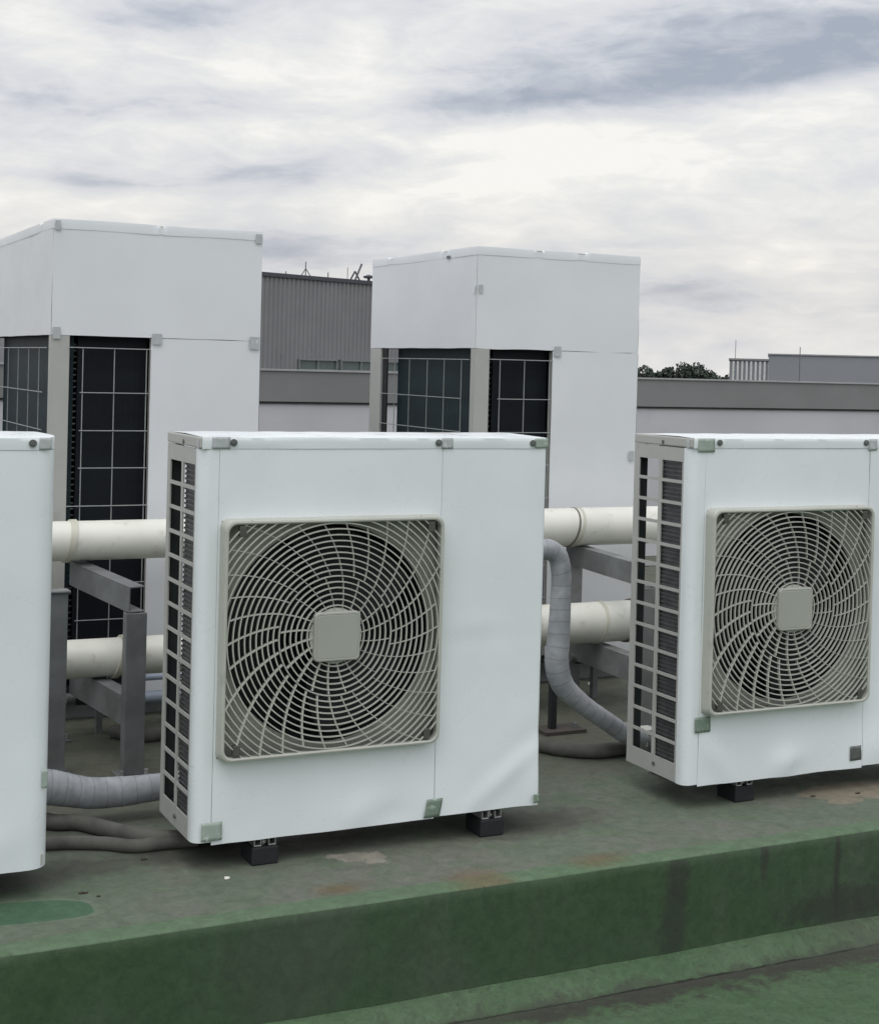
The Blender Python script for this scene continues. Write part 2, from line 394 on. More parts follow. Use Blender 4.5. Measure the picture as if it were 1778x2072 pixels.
def guard_meshes():
    """fan guard frame + rings + spokes, in unit coordinates, front plane towards -y"""
    cx, cz = GC
    def rsq(h, r, y, n=10):
        out = []
        for q in range(4):
            a0 = q * math.pi / 2
            ccx = (h - r) * (1 if q in (0, 3) else -1); ccz = (h - r) * (1 if q in (0, 1) else -1)
            for k in range(n + 1):
                a = a0 + math.pi / 2 * k / n
                out.append((cx + ccx + r * math.cos(a), y, cz + ccz + r * math.sin(a)))
        return out
    b = B()
    loops = [rsq(.297, .02, .004), rsq(.296, .022, -.004), rsq(.2945, .024, -.030), rsq(.2925, .026, -.0355), rsq(.2885, .025, -.0368), rsq(.2850, .023, -.0350), rsq(.2842, .022, -.015)]
    n = len(loops[0])
    for l in loops: b.v += l
    for i in range(len(loops) - 1):
        for k in range(n): b.f.append((i * n + k, i * n + (k + 1) % n, (i + 1) * n + (k + 1) % n, (i + 1) * n + k)); b.mi.append(0)
    hh, rr = .2855, .024
    def inside(x, z):
        x = abs(x); z = abs(z)
        if x > hh or z > hh: return False
        if x > hh - rr and z > hh - rr: return math.hypot(x - hh + rr, z - hh + rr) < rr
        return True
    r = .0765; NS = 144
    while r < .375:
        ri, ro = r - .00145, r + .00145
        ang = [2 * math.pi * k / NS for k in range(NS)]
        if r < .27: inn = [True] * NS
        else: inn = [inside(r * math.cos(a), r * math.sin(a)) for a in ang]
        base = len(b.v)
        for a in ang:
            c, s_ = math.cos(a), math.sin(a)
            for (q, y) in ((ri, -.0325), (ro, -.0325), (ro, -.0265), (ri, -.0265)):
                b.v.append((cx + q * c, y, cz + q * s_))
        for k in range(NS):
            k2 = (k + 1) % NS
            if inn[k] or inn[k2]:
                if not (inn[k] and inn[k2]) and r < .27: continue
                for j in range(4):
                    b.f.append((base + k * 4 + j, base + k * 4 + (j + 1) % 4, base + k2 * 4 + (j + 1) % 4, base + k2 * 4 + j)); b.mi.append(0)
        r += .01475
    def spoke(th0, r0, r1):
        pts = []; r = r0
        while r <= r1 + 1e-6:
            a = th0 + 1.75 * (r - r0)
            x, z = r * math.cos(a), r * math.sin(a)
            if not inside(x, z): break
            pts.append((x, z, a)); r += .0145
        if len(pts) < 2: return
        base = len(b.v)
        lean = max(0, -math.cos(pts[0][2] - .55))
        tw = .0006 + .0015 * lean
        for i, (x, z, a) in enumerate(pts):
            p = pts[min(i + 1, len(pts) - 1)]; q = pts[max(i - 1, 0)]
            dx, dz = p[0] - q[0], p[1] - q[1]; l = math.hypot(dx, dz); nx, nz = -dz / l * tw, dx / l * tw
            for (sx, y) in ((-1, -.0318), (1, -.0318), (1, -.0235), (-1, -.0235)):
                b.v.append((cx + x + nx * sx, y, cz + z + nz * sx))
        for i in range(len(pts) - 1):
            for j in range(4):
                b.f.append((base + i * 4 + j, base + i * 4 + (j + 1) % 4, base + i * 4 + 4 + (j + 1) % 4, base + i * 4 + 4 + j)); b.mi.append(0)
    for k in range(20): spoke(2 * math.pi * k / 20 + .06, .060, .158)
    for k in range(30):
        spoke(2 * math.pi * k / 30 + .06 + 1.75 * .0935, .1535, .42)
    # round boss behind the badge
    b.tube([(cx, -.030, cz), (cx, -.018, cz)], .0700, 40)
    g = b
    b2 = B()
    ls = [rsq(.0615, .012, -.030), rsq(.0615, .012, -.041), rsq(.0595, .011, -.0435), rsq(.056, .010, -.0440), rsq(.0545, .009, -.0428), rsq(.053, .009, -.0438)]
    b2.v = [p for l in ls for p in l]; n = len(ls[0])
    for i in range(len(ls) - 1):
        for k in range(n): b2.f.append((i * n + k, i * n + (k + 1) % n, (i + 1) * n + (k + 1) % n, (i + 1) * n + k)); b2.mi.append(0)
    b2.f.append(tuple(range((len(ls) - 1) * n, len(ls) * n))); b2.mi.append(0)
    return g, b2
GUARD, BADGE = guard_meshes()
MESH = {}
def cached(key, builder, name, mat, parent, **kw):
    if key in MESH:
        src = MESH[key]; o = src.copy(); C.objects.link(o); o.parent = parent; return o
    o = builder().build(name, mat, parent, **kw); MESH[key] = o; return o

def shroud_b():
    cx, cz = GC; b = B(); n = 96; rad = .272; hs = .300; y0 = .012
    def sq(a):
        c, s_ = math.cos(a), math.sin(a); k = hs / max(abs(c), abs(s_)); return c * k, s_ * k
    for k in range(n):
        a = 2 * math.pi * (k + .5) / n; x, z = sq(a); b.v.append((cx + x, y0, cz + z))
    for rr_, yy in ((rad + .012, y0), (rad + .003, y0 + .004), (rad, y0 + .016), (rad, .17)):
        for k in range(n):
            a = 2 * math.pi * (k + .5) / n; b.v.append((cx + rr_ * math.cos(a), yy, cz + rr_ * math.sin(a)))
    for i in range(4):
        for k in range(n): b.f.append((i * n + k, i * n + (k + 1) % n, (i + 1) * n + (k + 1) % n, (i + 1) * n + k)); b.mi.append(0 if i < 2 else 1)
    b.f.append(tuple(range(4 * n, 5 * n))); b.mi.append(1)  # added dark disc closes the bore so the fan hollow stays black
    return b
def fan_b():
    cx, cz = GC; b = B(); b.tube([(cx, .05, cz), (cx, .12, cz)], .06, 32)
    for q in range(3):
        base = len(b.v); nr_, na = 7, 9
        for i in range(nr_):
            r = .055 + (.262 - .055) * i / (nr_ - 1)
            for k in range(na):
                t_ = k / (na - 1); a = q * 2 * math.pi / 3 + t_ * 1.45 + .5 * (i / (nr_ - 1))
                b.v.append((cx + r * math.cos(a), .05 + .075 * t_, cz + r * math.sin(a)))
        for i in range(nr_ - 1):
            for k in range(na - 1): b.f.append((base + i * na + k, base + i * na + k + 1, base + (i + 1) * na + k + 1, base + (i + 1) * na + k)); b.mi.append(0)
    return b

def side_panel_b():
    """left side: two columns of fourteen openings"""
    ys = [.041, .048, .150, .166, .268, D]
    hole_y = (1, 3)
    z0, z1, nz = .052, .920, 14; bar = .0092; p = (z1 - z0 + bar) / nz
    zs = [0]; hz = []
    for i in range(nz):
        hz.append(len(zs)); zs += [z0 + i * p, z0 + i * p + p - bar]
    zs.append(.960)
    b = B()
    for zz in zs:
        for yy in ys: b.v.append((.002, yy, zz))
    n = len(ys)
    holes = set()
    for i in range(len(zs) - 1):
        for k in range(n - 1):
            if k in hole_y and (i in hz): continue
            b.f.append((i * n + k, i * n + k + 1, (i + 1) * n + k + 1, (i + 1) * n + k)); b.mi.append(0)
    return b
def front_coil_b():
    b = B(); b.box(.010, .085, .046, .156, .03, .955)
    k = 0; z = .045
    while z < .94:
        b.box(.0062, .012, .047, .155, z, z + .0050); z += .0124
    return b
def rear_coil_b():
    b = B(); b.box(.092, W - .02, D - .045, D - .006, .03, .955); return b
def casing_b():
    b = B()
    b.box(.086, .0915, .05, D - .004, .02, .956)           # inner partition
    b.box(.006, .088, .17, D - .014, .03, .04)
    return b
def flange_b():
    b = B(); b.box(.006, .040, D - .012, D - .002, .01, .958); return b
def base_b():
    b = B(); b.box(.008, W - .01, .010, D - .006, .004, .030); return b
def back_b():
    # rear and right walls
    b = B(); b.box(W - .012, W - .004, .06, D - .004, .01, .958)
    b.box(W - .30, W - .012, D - .004, D - .0005, .01, .958); return b

def profile(Rr):
    pts = [(0, .0405), (0, .033)]
    rl = .027
    for k in range(9):
        a = math.pi + math.pi / 2 * k / 8
        pts.append((rl + rl * math.cos(a), rl + rl * math.sin(a)))
    x = rl + .012
    brk = [.0462, .0470, .052, .646, .6478, .6488]
    xs_ = sorted(set([round(x + i * (W - Rr - x) / 56, 5) for i in range(1, 56)] + brk))
    pts += [(q, 0) for q in xs_]
    pts.append((W - Rr, 0))
    for k in range(1, 9):
        a = -math.pi / 2 + math.pi / 2 * k / 8
        pts.append((W - Rr + Rr * math.cos(a), Rr + Rr * math.sin(a)))
    pts += [(W, Rr + .01), (W, .15), (W, D)]
    return pts

def cover_sheet(name, x0, x1, parent, Rr, bumps, seed, zbot=0.0, wob=.0010, mat=None):
    pr = [p for p in profile(Rr)]
    front = [p for p in pr if (p[0] >= x0 - 1e-6 and p[0] <= x1 + 1e-6)]
    if x0 > .01: front = [p for p in front if p[0] > .04 or p[1] == 0]
    nz = 60
    zs = [zbot + (.961 - zbot) * i / nz for i in range(nz + 1)]
    hx0, hx1, hz0, hz1 = .058, .640, .204, .786
    zs = sorted(set(zs + [hz0, hz1]))
    b = B(); n = len(front)
    for zz in zs:
        for (px, py) in front:
            d = wob * mn.noise(Vector((px * 5 + seed, zz * 4, seed))) + wob * .5 * mn.noise(Vector((px * 14 + seed, zz * 11, seed)))
            for (bx, bz, sx, sz, amp, rot) in bumps:
                ax, az_ = px - bx, zz - bz; c, s_ = math.cos(rot), math.sin(rot)
                u_, v_ = (ax * c + az_ * s_) / sx, (-ax * s_ + az_ * c) / sz
                d += amp * math.exp(-(u_ * u_ + v_ * v_) / 2)
            k = 1 if py < .02 else .3
            zz2 = zz
            if zz == zs[0]: zz2 += .0018 * mn.noise(Vector((px * 9, seed, 0)))
            b.v.append((px, py - d * k, zz2))
    for i in range(len(zs) - 1):
        for k in range(n - 1):
            xm = (front[k][0] + front[k + 1][0]) / 2; zm = (zs[i] + zs[i + 1]) / 2
            if hx0 < xm < hx1 and hz0 < zm < hz1: continue
            b.f.append((i * n + k, i * n + k + 1, (i + 1) * n + k + 1, (i + 1) * n + k)); b.mi.append(0)
    return b.build(name, mat or M['film'], parent, smooth=True)

def top_film(parent, seed, x0=.002, Rr=.02):
    b = B(); prof = [(D + .002, .975), (D + .0025, .9895), (D * .75, .9915), (D * .5, .9925), (D * .25, .992), (.006, .9912), (-.0012, .9905), (-.0024, .9885), (-.0028, .980), (-.0024, .970), (-.0014, .9615)]
    nx = 60
    for i in range(nx + 1):
        x = x0 + (W + .001 - x0) * i / nx
        for j, (y, z) in enumerate(prof):
            wz = .0022 * mn.noise(Vector((x * 6, y * 7 + seed, seed))) if 1 < j < 6 else .0008 * mn.noise(Vector((x * 12, seed, j)))
            wy = .0012 * mn.noise(Vector((x * 7, seed, j * .3)))
            # the film follows the rounded right-hand corner
            ex = max(0, x - (W - Rr)); sh = Rr - math.sqrt(max(0, Rr * Rr - ex * ex))
            yy = y + wy + (sh if y < Rr else 0)
            b.v.append((x, yy, z + (wz if z > .985 else 0)))
    n = len(prof)
    for i in range(nx):
        for k in range(n - 1): b.f.append((i * n + k, i * n + k + 1, (i + 1) * n + k + 1, (i + 1) * n + k)); b.mi.append(0)
    return b.build('top_film', M['film'], parent, smooth=True, auto=32)

def tape_piece(parent, x0, x1, z0, z1, y, mat, label=None, skew=0.0):
    b = B(); n = 5
    for j in range(n + 1):
        for i in range(n + 1):
            x = x0 + (x1 - x0) * i / n + skew * j / n; z = z0 + (z1 - z0) * j / n
            b.v.append((x, y - .0006 * math.sin(i * 1.3 + j), z))
    for j in range(n):
        for i in range(n): a = j * (n + 1) + i; b.f.append((a, a + 1, a + n + 2, a + n + 1)); b.mi.append(0)
    return b.build('tape_piece', mat, parent, smooth=True, solid=.0002)

def outdoor_unit(loc, label, seed, Rr, bumps, tapes, screws, guard=True):
    t = thing('outdoor_unit', label, 'air conditioner', loc, 0, 'single-fan outdoor units along the roof edge')
    cover_sheet('front_cover', 0, .0462, t, Rr, [], seed, 0.0, .0006)
    cover_sheet('front_cover', .0470, .6478, t, Rr, bumps, seed + 3, -.006)
    cover_sheet('front_cover', .6488, W, t, Rr, bumps, seed + 5, -.001)
    # dark backing behind the hairline seams
    for q0, q1 in ((.03, .0570), (.642, .660)):
        b = B(); b.box(q0, q1, .0022, .006, .02, .955); b.build('seam_backing', M['guard'], t)
    top_film(t, seed, Rr=Rr)
    b = B(); b.box(-.0015, W - Rr * .6, .0, D + .0015, .962, .9898); b.build('lid', M['beige'], t, bevel=.004)
    cached('side', side_panel_b, 'side_panel', M['beige'], t, solid=.004)
    cached('fcoil', front_coil_b, 'coil', M['fin'], t)
    cached('rcoil', rear_coil_b, 'coil', M['finplate'], t)
    cached('casing', casing_b, 'inner_frame', M['dark'], t)
    cached('flange', flange_b, 'rear_flange', M['finplate'], t)
    cached('base', base_b, 'base_pan', M['beige'], t)
    cached('back', back_b, 'rear_panel', M['beige'], t)
    cached('shroud', shroud_b, 'fan_shroud', [M['shroud'], M['dark']], t, smooth=True, auto=40)
    cached('fan', fan_b, 'fan', M['fan'], t, smooth=True)
    g = cached('guard', lambda: GUARD, 'fan_guard', M['guard'], t)
    cached('badge', lambda: BADGE, 'hub_badge', M['badge'], g)
    for (x, z) in ((.100, .763), (.607, .763), (.096, .228), (.607, .228)):
        b = B(); b.box(x - .009, x + .009, -.0345, -.020, z - .013, z + .013)
        b.build('guard_clip', M['clip'], g, bevel=.0015)
    for x, z in screws:
        b = B(); b.tube([(x, -.002, z), (x, -.0065, z)], [.0088, .0088], 20); b.tube([(x, -.0065, z), (x, -.0088, z)], [.0062, .005], 6)
        b.build('screw', M['screw'], t, smooth=False)
    for (yy, zz) in ((.145, .972), (.150, .028)):
        b = B(); b.tube([(.003, yy, zz), (-.004, yy, zz)], .0055, 12); b.build('screw', M['screw'], t)
    for tp in tapes: tape_piece(t, *tp)
    for x in (.155, .80):
        b = B(); b.box(x, x + .07, .014, D + .09, -.0055, .0033); b.build('foot_rail', M['zinc'], t, bevel=.001)
    return t

tg, tt, td = M['tape_g'], M['tape'], M['tape_d']
MX, MY = 1.057, 3.497; RX, RY = 2.4918, 3.497; LX, LY = -.2553, 3.459
mid = outdoor_unit((MX, MY, FZ), 'white single-fan outdoor unit in the middle, seen whole, between two like it', 1.3, .012,
    [(.44, .03, .05, .03, .006, .3), (.52, .02, .04, .02, -.003, 0), (.86, .09, .12, .018, .006, .62), (.94, .17, .08, .03, -.003, .6), (.75, .50, .06, .012, .0012, .05), (.76, .455, .07, .014, -.0010, 0), (.95, .04, .02, .06, .008, 0), (.66, .02, .05, .05, .003, 0)],
    [(.026, .072, .962, .991, -.0034, tt), (.020, .072, .006, .052, -.0075, tg), (.6435, .676, .962, .990, -.0034, tt), (.920, .962, .963, .989, -.0034, tg), (.617, .662, -.001, .047, -.0060, td, None, .010), (.938, .955, .008, .032, -.016, td)],
    [(.080, .977), (.634, .977), (.914, .976)])
right = outdoor_unit((RX, RY, FZ), 'white single-fan outdoor unit at the right edge, a pipe showing through its side grille', 4.7, .012,
    [(.37, .035, .04, .03, .011, 0), (.40, .015, .02, .02, -.005, 0), (.12, .06, .02, .06, .006, .6), (.70, .05, .06, .05, .008, .4)],
    [(.016, .074, .951, .990, -.0034, tg), (.031, .084, .150, .194, -.0052, td), (.601, .645, .018, .062, -.0050, M['screw']), (.640, .672, .955, .990, -.0034, tt)],
    [(.090, .978), (.629, .978), (.914, .976)])
left = outdoor_unit((LX, LY, FZ), 'white single-fan outdoor unit at the left edge, only its blank right part showing', 9.1, .045,
    [(.80, .05, .08, .03, .004, .3)],
    [(.920, .948, .962, .990, -.0020, tt), (.944, .956, .184, .228, .004, tg)],
    [(.080, .977), (.634, .977), (.905, .977)])
# small square of tape on the left wrap of the middle unit
for un in (mid, right):
    b = B(); b.box(-.0026, -.0020, .012, .027, .962, .984); b.build('tape_piece', tt, un)

# rubber blocks
def block(x, y, label, silver=True):
    t = thing('rubber_block', label, 'mounting block', (x, y, 0), 0, 'rubber blocks under the outdoor units')
    b = B(); b.box(0, .070, 0, .090, 0, .046); b.build('block', M['rubber'], t, bevel=.004)
    b = B()
    for dx in (.006, .044):
        b.box(dx, dx + .020, .004, .080, .0465, .0500); b.box(dx, dx + .003, .004, .080, .0502, .066); b.box(dx + .017, dx + .020, .004, .080, .0502, .066)
    b.build('channel', M['zinc'], t, bevel=.001)
    b = B(); b.tube([(.035, .020, .0465), (.035, .020, .0685)], .0045, 12); b.tube([(.035, .020, .051), (.035, .020, .058)], .0085, 6); b.build('bolt', M['zinc'], t)
    return t
block(1.212, 3.503, 'black rubber block with silver channel under the front left of the middle outdoor unit')
block(1.846, 3.499, 'black rubber block with silver channel under the front right of the middle outdoor unit')
block(2.690, 3.517, 'black rubber block with silver channel under the front left of the right-hand outdoor unit')
block(1.212, 3.80, 'black rubber block under the back left of the middle outdoor unit')
block(1.846, 3.80, 'black rubber block under the back right of the middle outdoor unit')
block(2.64, 3.80, 'black rubber block under the back left of the right-hand outdoor unit')
block(3.315, 3.51, 'black rubber block under the front right of the right-hand outdoor unit')
block(.50, 3.475, 'black rubber block in the shadow under the left-hand outdoor unit')
block(.50, 3.77, 'black rubber block under the back of the left-hand outdoor unit')

# ------------------------------------------------------------------ tall units behind
BX, BY, BZ, BH, BPz = .7405, 1.0191, .0882, 1.6305, 1.2352
def film_box_sheet(parent, name, axis, a0, a1, other, z0, z1, seed, outward, mat, zt=0.0, amp=.0016):
    """upright film sheet; axis 0: runs along x at y=other, axis 1: along y at x=other"""
    b = B(); n, nz = 40, 24
    for j in range(nz + 1):
        for i in range(n + 1):
            s_ = a0 + (a1 - a0) * i / n; z = z0 + (z1 - z0) * j / nz
            d = amp * mn.noise(Vector((s_ * 4 + seed, z * 5, seed))) + .0006
            if j == 0: z += zt * mn.noise(Vector((s_ * 6, seed, 1)))
            if axis == 0: b.v.append((s_, other + outward * d, z))
            else: b.v.append((other + outward * d, s_, z))
    for j in range(nz):
        for i in range(n): a = j * (n + 1) + i; b.f.append((a, a + 1, a + n + 2, a + n + 1)); b.mi.append(0)
    return b.build(name, mat, parent, smooth=True)

def tall_unit(loc, label, seed, wires_l, tapes, notches, BY=BY):
    t = thing('vrf_unit', label, 'air conditioner', loc, 0, 'tall two-sided outdoor units behind')
    fb = M['film_back']
    # upper hood: metal box under its film
    b = B(); b.box(.004, BX - .004, .004, BY - .004, BPz + .004, BH - .006); b.build('upper_hood', M['beige'], t)
    film_box_sheet(t, 'hood_film', 0, 0, BX, 0, BPz, BH - .02, seed, -1, fb, .004)
    film_box_sheet(t, 'hood_film', 1, 0, BY, 0, BPz, BH - .02, seed + 1, -1, fb, .0015)
    film_box_sheet(t, 'hood_film', 0, 0, BX, BY, BPz, BH - .02, seed + 2, 1, fb)
    film_box_sheet(t, 'hood_film', 1, 0, BY, BX, BPz, BH - .02, seed + 3, 1, fb)
    # top film folded over the rim, with short gaps in the fold
    b = B(); ring = []
    per = [((0, 0), (BX, 0)), ((BX, 0), (BX, BY)), ((BX, BY), (0, BY)), ((0, BY), (0, 0))]
    ns = 48; pts = []
    for (p, q) in per:
        for i in range(ns): tt_ = i / ns; pts.append((p[0] + (q[0] - p[0]) * tt_, p[1] + (q[1] - p[1]) * tt_))
    N = len(pts)
    for i, (x, y) in enumerate(pts):
        s_ = i / ns
        dr = .024 + .004 * mn.noise(Vector((s_ * 3, seed, 0)))
        top = BH - .001 + .0035 * mn.noise(Vector((s_ * 2.2, seed, 3)))
        for (c0, c1) in notches:
            if c0 < s_ < c1: top -= .013; dr -= .003
        ox, oy = (x - BX / 2), (y - BY / 2); l = math.hypot(ox, oy)
        e = .0016
        X = x + (e if x > BX - 1e-4 else -e if x < 1e-4 else 0); Y = y + (e if y > BY - 1e-4 else -e if y < 1e-4 else 0)
        b.v += [(X, Y, BH - dr - .012), (X, Y, BH - dr * .5), (x, y, top - .002), (x + (BX / 2 - x) * .03, y + (BY / 2 - y) * .03, top), (x + (BX / 2 - x) * .12, y + (BY / 2 - y) * .12, BH - .012)]
    for i in range(N):
        j = (i + 1) % N
        for k in range(4): b.f.append((i * 5 + k, i * 5 + k + 1, j * 5 + k + 1, j * 5 + k)); b.mi.append(0)
    b.build('rim_film', fb, t, smooth=True, auto=32)
    # lower body
    b = B()
    b.box(-.0005, .062, -.0005, .003, 0, BPz - .001); b.box(-.0005, .003, .0035, .036, 0, BPz - .001)       # near corner post
    b.box(.060, .063, .0035, .03, 0, BPz - .001)
    b.build('corner_post', M['beige'], t)
    b = B(); b.box(-.0005, .003, BY - .114, BY, 0, BPz - .001); b.box(-.0005, .030, BY - .117, BY - .1142, 0, BPz - .001); b.box(.0035, .060, BY - .003, BY, 0, BPz - .001)
    b.build('corner_post', M['beige'], t)
    b = B(); b.box(BX - .003, BX, .01, BY, 0, BPz - .001); b.build('rear_panel', M['beige'], t)
    b = B(); b.box(.345, BX - .004, .004, .03, 0, BPz - .002); b.build('front_panel', M['beige'], t)
    film_box_sheet(t, 'panel_film', 0, .343, BX + .001, .0005, .0, BPz - .0015, seed + 5, -1, fb, .0, .0022)
    film_box_sheet(t, 'panel_film', 1, .0, BY, BX + .002, .0, BPz - .0015, seed + 6, 1, fb)
    b = B(); b.box(.100, .343, .045, .085, .03, BPz - .002)
    b.build('coil', M['coil'], t)
    b = B(); z = .05
    while z < BPz - .05:
        b.tube([(.098, .055, z), (.078, .055, z), (.073, .055, z + .010), (.078, .055, z + .020), (.098, .055, z + .020)], .0035, 6, samples=9); z += .042
    b.build('tube_bends', M['finplate'], t)
    b = B(); b.box(.063, .098, .088, .095, .0, BPz - .002); b.build('coil_end_plate', M['dark'], t)
    b = B(); b.box(.045, .085, .04, BY - .200, .03, BPz - .002); b.build('coil', M['coil_b'], t)
    b = B(); b.box(.14, BX - .01, BY - .05, BY - .02, .03, BPz - .002); b.build('coil', M['coil'], t)
    b = B(); b.box(.006, .012, BY - .170, BY - .118, .0, BPz - .002); b.build('inner_plate', M['dark'], t)
    b = B(); b.box(.004, BX - .004, .004, BY - .004, .0, .028); b.build('base_pan', M['dark'], t)
    b = B(); b.box(.004, BX - .004, .04, BY - .004, BPz - .0015, BPz + .003); b.build('hood_floor', M['dark'], t)
    for yy in (.05, BY - .12):
        b = B(); b.box(.0, BX, yy, yy + .07, -BZ + .0005, -.001); b.build('base_rail', M['galv'], t, bevel=.002)
    # wire guards
    b = B(); wr = .0019
    for x in (.108, .216, .328): b.tube([(x, -.003, .03), (x, -.003, 1.195)], wr, 6)
    hz = [1.194, 1.041, .911, .783, .653, .52, .386, .261, .13]
    for i, z in enumerate(hz):
        full = i in (0, 4, 8)
        b.tube([((.06 if full else .098), -.007, z), (.342 if full else .334, -.007, z)], wr, 6)
    b.build('wire_guard', M['wire'], t)
    b = B()
    for y in wires_l: b.tube([(-.003, y, .03), (-.003, y, 1.19)], wr, 6)
    for i, z in enumerate(hz):
        full = i in (0, 4, 8)
        b.tube([(-.007, .036 if full else .10, z - .003), (-.007, BY - .119, z - .003)], wr, 6)
    b.build('wire_guard', M['wire'], t)
    for (ax, s0, s1, z0, z1, mt) in tapes:
        b = B()
        if ax == 0: b.box(s0, s1, -.0062, -.0055, z0, z1)
        else: b.box(-.0062, -.0055, s0, s1, z0, z1)
        b.build('tape_piece', mt, t)
    return t
B1 = (1.016, 5.1219, BZ); B2 = (2.6236, 5.1186, BZ)
tall_unit(B1, 'tall grey-white outdoor unit at the left edge, wider and nearer-looking than its twin', 2.0, [.184, .376, .581, .79, 1.01, 1.2],
    [(0, .005, .024, 1.590, 1.622, tt), (0, .004, .030, 1.222, 1.262, tt), (0, .345, .380, 1.212, 1.250, tt), (0, .714, .738, 1.585, 1.618, tt), (0, .700, .736, 1.205, 1.250, tt)],
    [(.48, .52), (3.84, 3.87)], 1.38)
tall_unit(B2, 'tall grey-white outdoor unit right of centre, dark coils showing both sides of its corner', 6.0, [.109, .263, .42, .595, .745, .88],
    [(0, .006, .024, 1.449, 1.480, tt), (0, .348, .378, 1.212, 1.252, tt), (0, .708, .732, .800, .838, tt), (1, .004, .02, 1.447, 1.480, M["film_back"]), (1, .23, .26, 1.592, 1.604, M['screw'])],
    [(.34, .39), (.60, .66), (3.18, 3.22), (3.70, 3.735)])

# ------------------------------------------------------------------ big pipes
def xat(u, v, y): return at(u, v, 1, y).x
PY, PZ = 4.85, .656
t = thing('drain_pipe', 'thick cream plastic pipe running level behind the units, the upper of two', 'pipe', (0, PY, 0), 0, 'cream pipes behind the units')
b = B(); b.tube([(-1.2, 0, PZ), (1.62, 0, PZ), (1.70, 0, PZ + .001), (5.2, 0, PZ + .001)], [.064, .064, .0715, .0715], 48); b.build('pipe', M['pvc'], t, smooth=True, auto=40)
def ring_band(parent, x, z, r, mat, w=.012, h=.004, tilt=0.0, name='band'):
    b = B(); n = 48; prof_ = [(-w / 2, 0), (-w / 2, h), (w / 2, h), (w / 2, 0)]
    for k in range(n):
        a = 2 * math.pi * k / n
        for (dx, dr) in prof_:
            b.v.append((x + dx + tilt * math.cos(a), (r + dr) * math.sin(a), z + (r + dr) * math.cos(a)))
    for k in range(n):
        k2 = (k + 1) % n
        for j in range(4): b.f.append((k * 4 + j, k * 4 + (j + 1) % 4, k2 * 4 + (j + 1) % 4, k2 * 4 + j)); b.mi.append(0)
    return b.build(name, mat, parent, smooth=True, auto=40)
xa = xat(140, 1095, PY); ring_band(t, xa, PZ, .0635, M['band'], .020, .006, .012)
xb = xat(1152, 1066, PY); ring_band(t, xb, PZ, .071, M['strapm'], .007, .003, .016, 'strap'); ring_band(t, xb + .02, PZ, .071, M['band'], .012, .003, .016)
LYp, LZ = 4.70, .302
t = thing('drain_pipe', 'thick cream plastic pipe low behind the units, the lower of two', 'pipe', (0, LYp, 0), 0, 'cream pipes behind the units')
b = B(); b.tube([(-1.2, 0, LZ), (1.62, 0, LZ), (1.70, 0, LZ + .018), (5.2, 0, LZ + .018)], [.0605, .0605, .0745, .0745], 48); b.build('pipe', M['pvc'], t, smooth=True, auto=40)
ring_band(t, xat(240, 1325, LYp), LZ, .060, M['band'], .018, .008, .016)
ring_band(t, xat(1207, 1245, LYp), LZ + .018, .074, M['band'], .012, .004, .012)
ring_band(t, xat(1268, 1245, LYp), LZ + .018, .074, M['strapm'], .010, .005, .016, 'strap'); ring_band(t, xat(1275, 1245, LYp), LZ + .018, .074, M['band'], .022, .007, .016)

# ------------------------------------------------------------------ steel racks
def channel(b, a, c, w, h, th=.005):
    """C channel lying on its side: web on the left, flanges to +x"""
    a = Vector(a); c = Vector(c); d = (c - a).normalized(); sd = d.cross(Vector((0, 0, 1))).normalized()
    off = sd * (w / 2)
    b.beam(a - off + Vector((0, 0, 0)), c - off, th, h)
    b.beam(a + Vector((0, 0, h / 2 + th / 2)) - sd * .0 , c + Vector((0, 0, h / 2 + th / 2)), w + th, th)
    b.beam(a - Vector((0, 0, h / 2 + th / 2)), c - Vector((0, 0, h / 2 + th / 2)), w + th, th)
def post_b(x, y, z0, z1, w=.062, dd=.045, th=.005):
    b = B(); b.box(x - w / 2, x + w / 2, y - dd / 2, y - dd / 2 + th, z0, z1)
    b.box(x - w / 2, x - w / 2 + th, y - dd / 2 + th, y + dd / 2, z0, z1); b.box(x + w / 2 - th, x + w / 2, y - dd / 2 + th, y + dd / 2, z0, z1); return b
def rack(near, label, length=.56, tilt=7, mat=None, far=0.0):
    nx, ny = near; mat = mat or M['galv']
    t = thing('pipe_rack', label, 'pipe rack', (nx, ny, 0), 0, 'steel racks under the pipes')
    dx = -math.tan(R(tilt)) * length
    b = B(); channel(b, (0, 0, .530), (dx, length, .545), .045, .068); b.build('beam', mat, t, bevel=.0015)
    b = B(); channel(b, (0, .03, .190), (dx * .9, length, .195), .045, .080); b.build('beam', mat, t, bevel=.0015)
    b = post_b(.0, .015, 0.005, .490); b.build('post', mat, t, bevel=.002)
    b = post_b(dx + far, length + .012, 0.005, .485 if far else .62, .05); b.build('post', M['galv_pale'] if mat != M['galv'] else mat, t, bevel=.002)
    for (px, py) in ((0, .015), (dx + far, length + .012)):
        b = B(); b.box(px - .05, px + .05, py - .05, py + .05, .0005, .0048); b.build('base_plate', mat, t, bevel=.001)
        b = B()
        for sx in (-.037, .037):
            b = B(); b.tube([(px + sx, py - .03, .005), (px + sx, py - .03, .022)], .006, 8); b.build('anchor_bolt', M['zinc'], t)
    return t
rack((1.142, 4.40), 'grey steel pipe rack with channel beams standing left of the middle outdoor unit', .50, 8, None, -.062)
rack((2.966, 4.40), 'grey steel pipe rack carrying the pipes behind the right-hand outdoor unit', .50, 0, M['galv_pale'])
t = thing('steel_post', 'short grey steel post with a pale cap right beside the left-hand outdoor unit', 'post', (.925, 4.50, 0))
b = post_b(0, 0, .005, .548, .060, .05); b.build('post', M['galv'], t, bevel=.002)
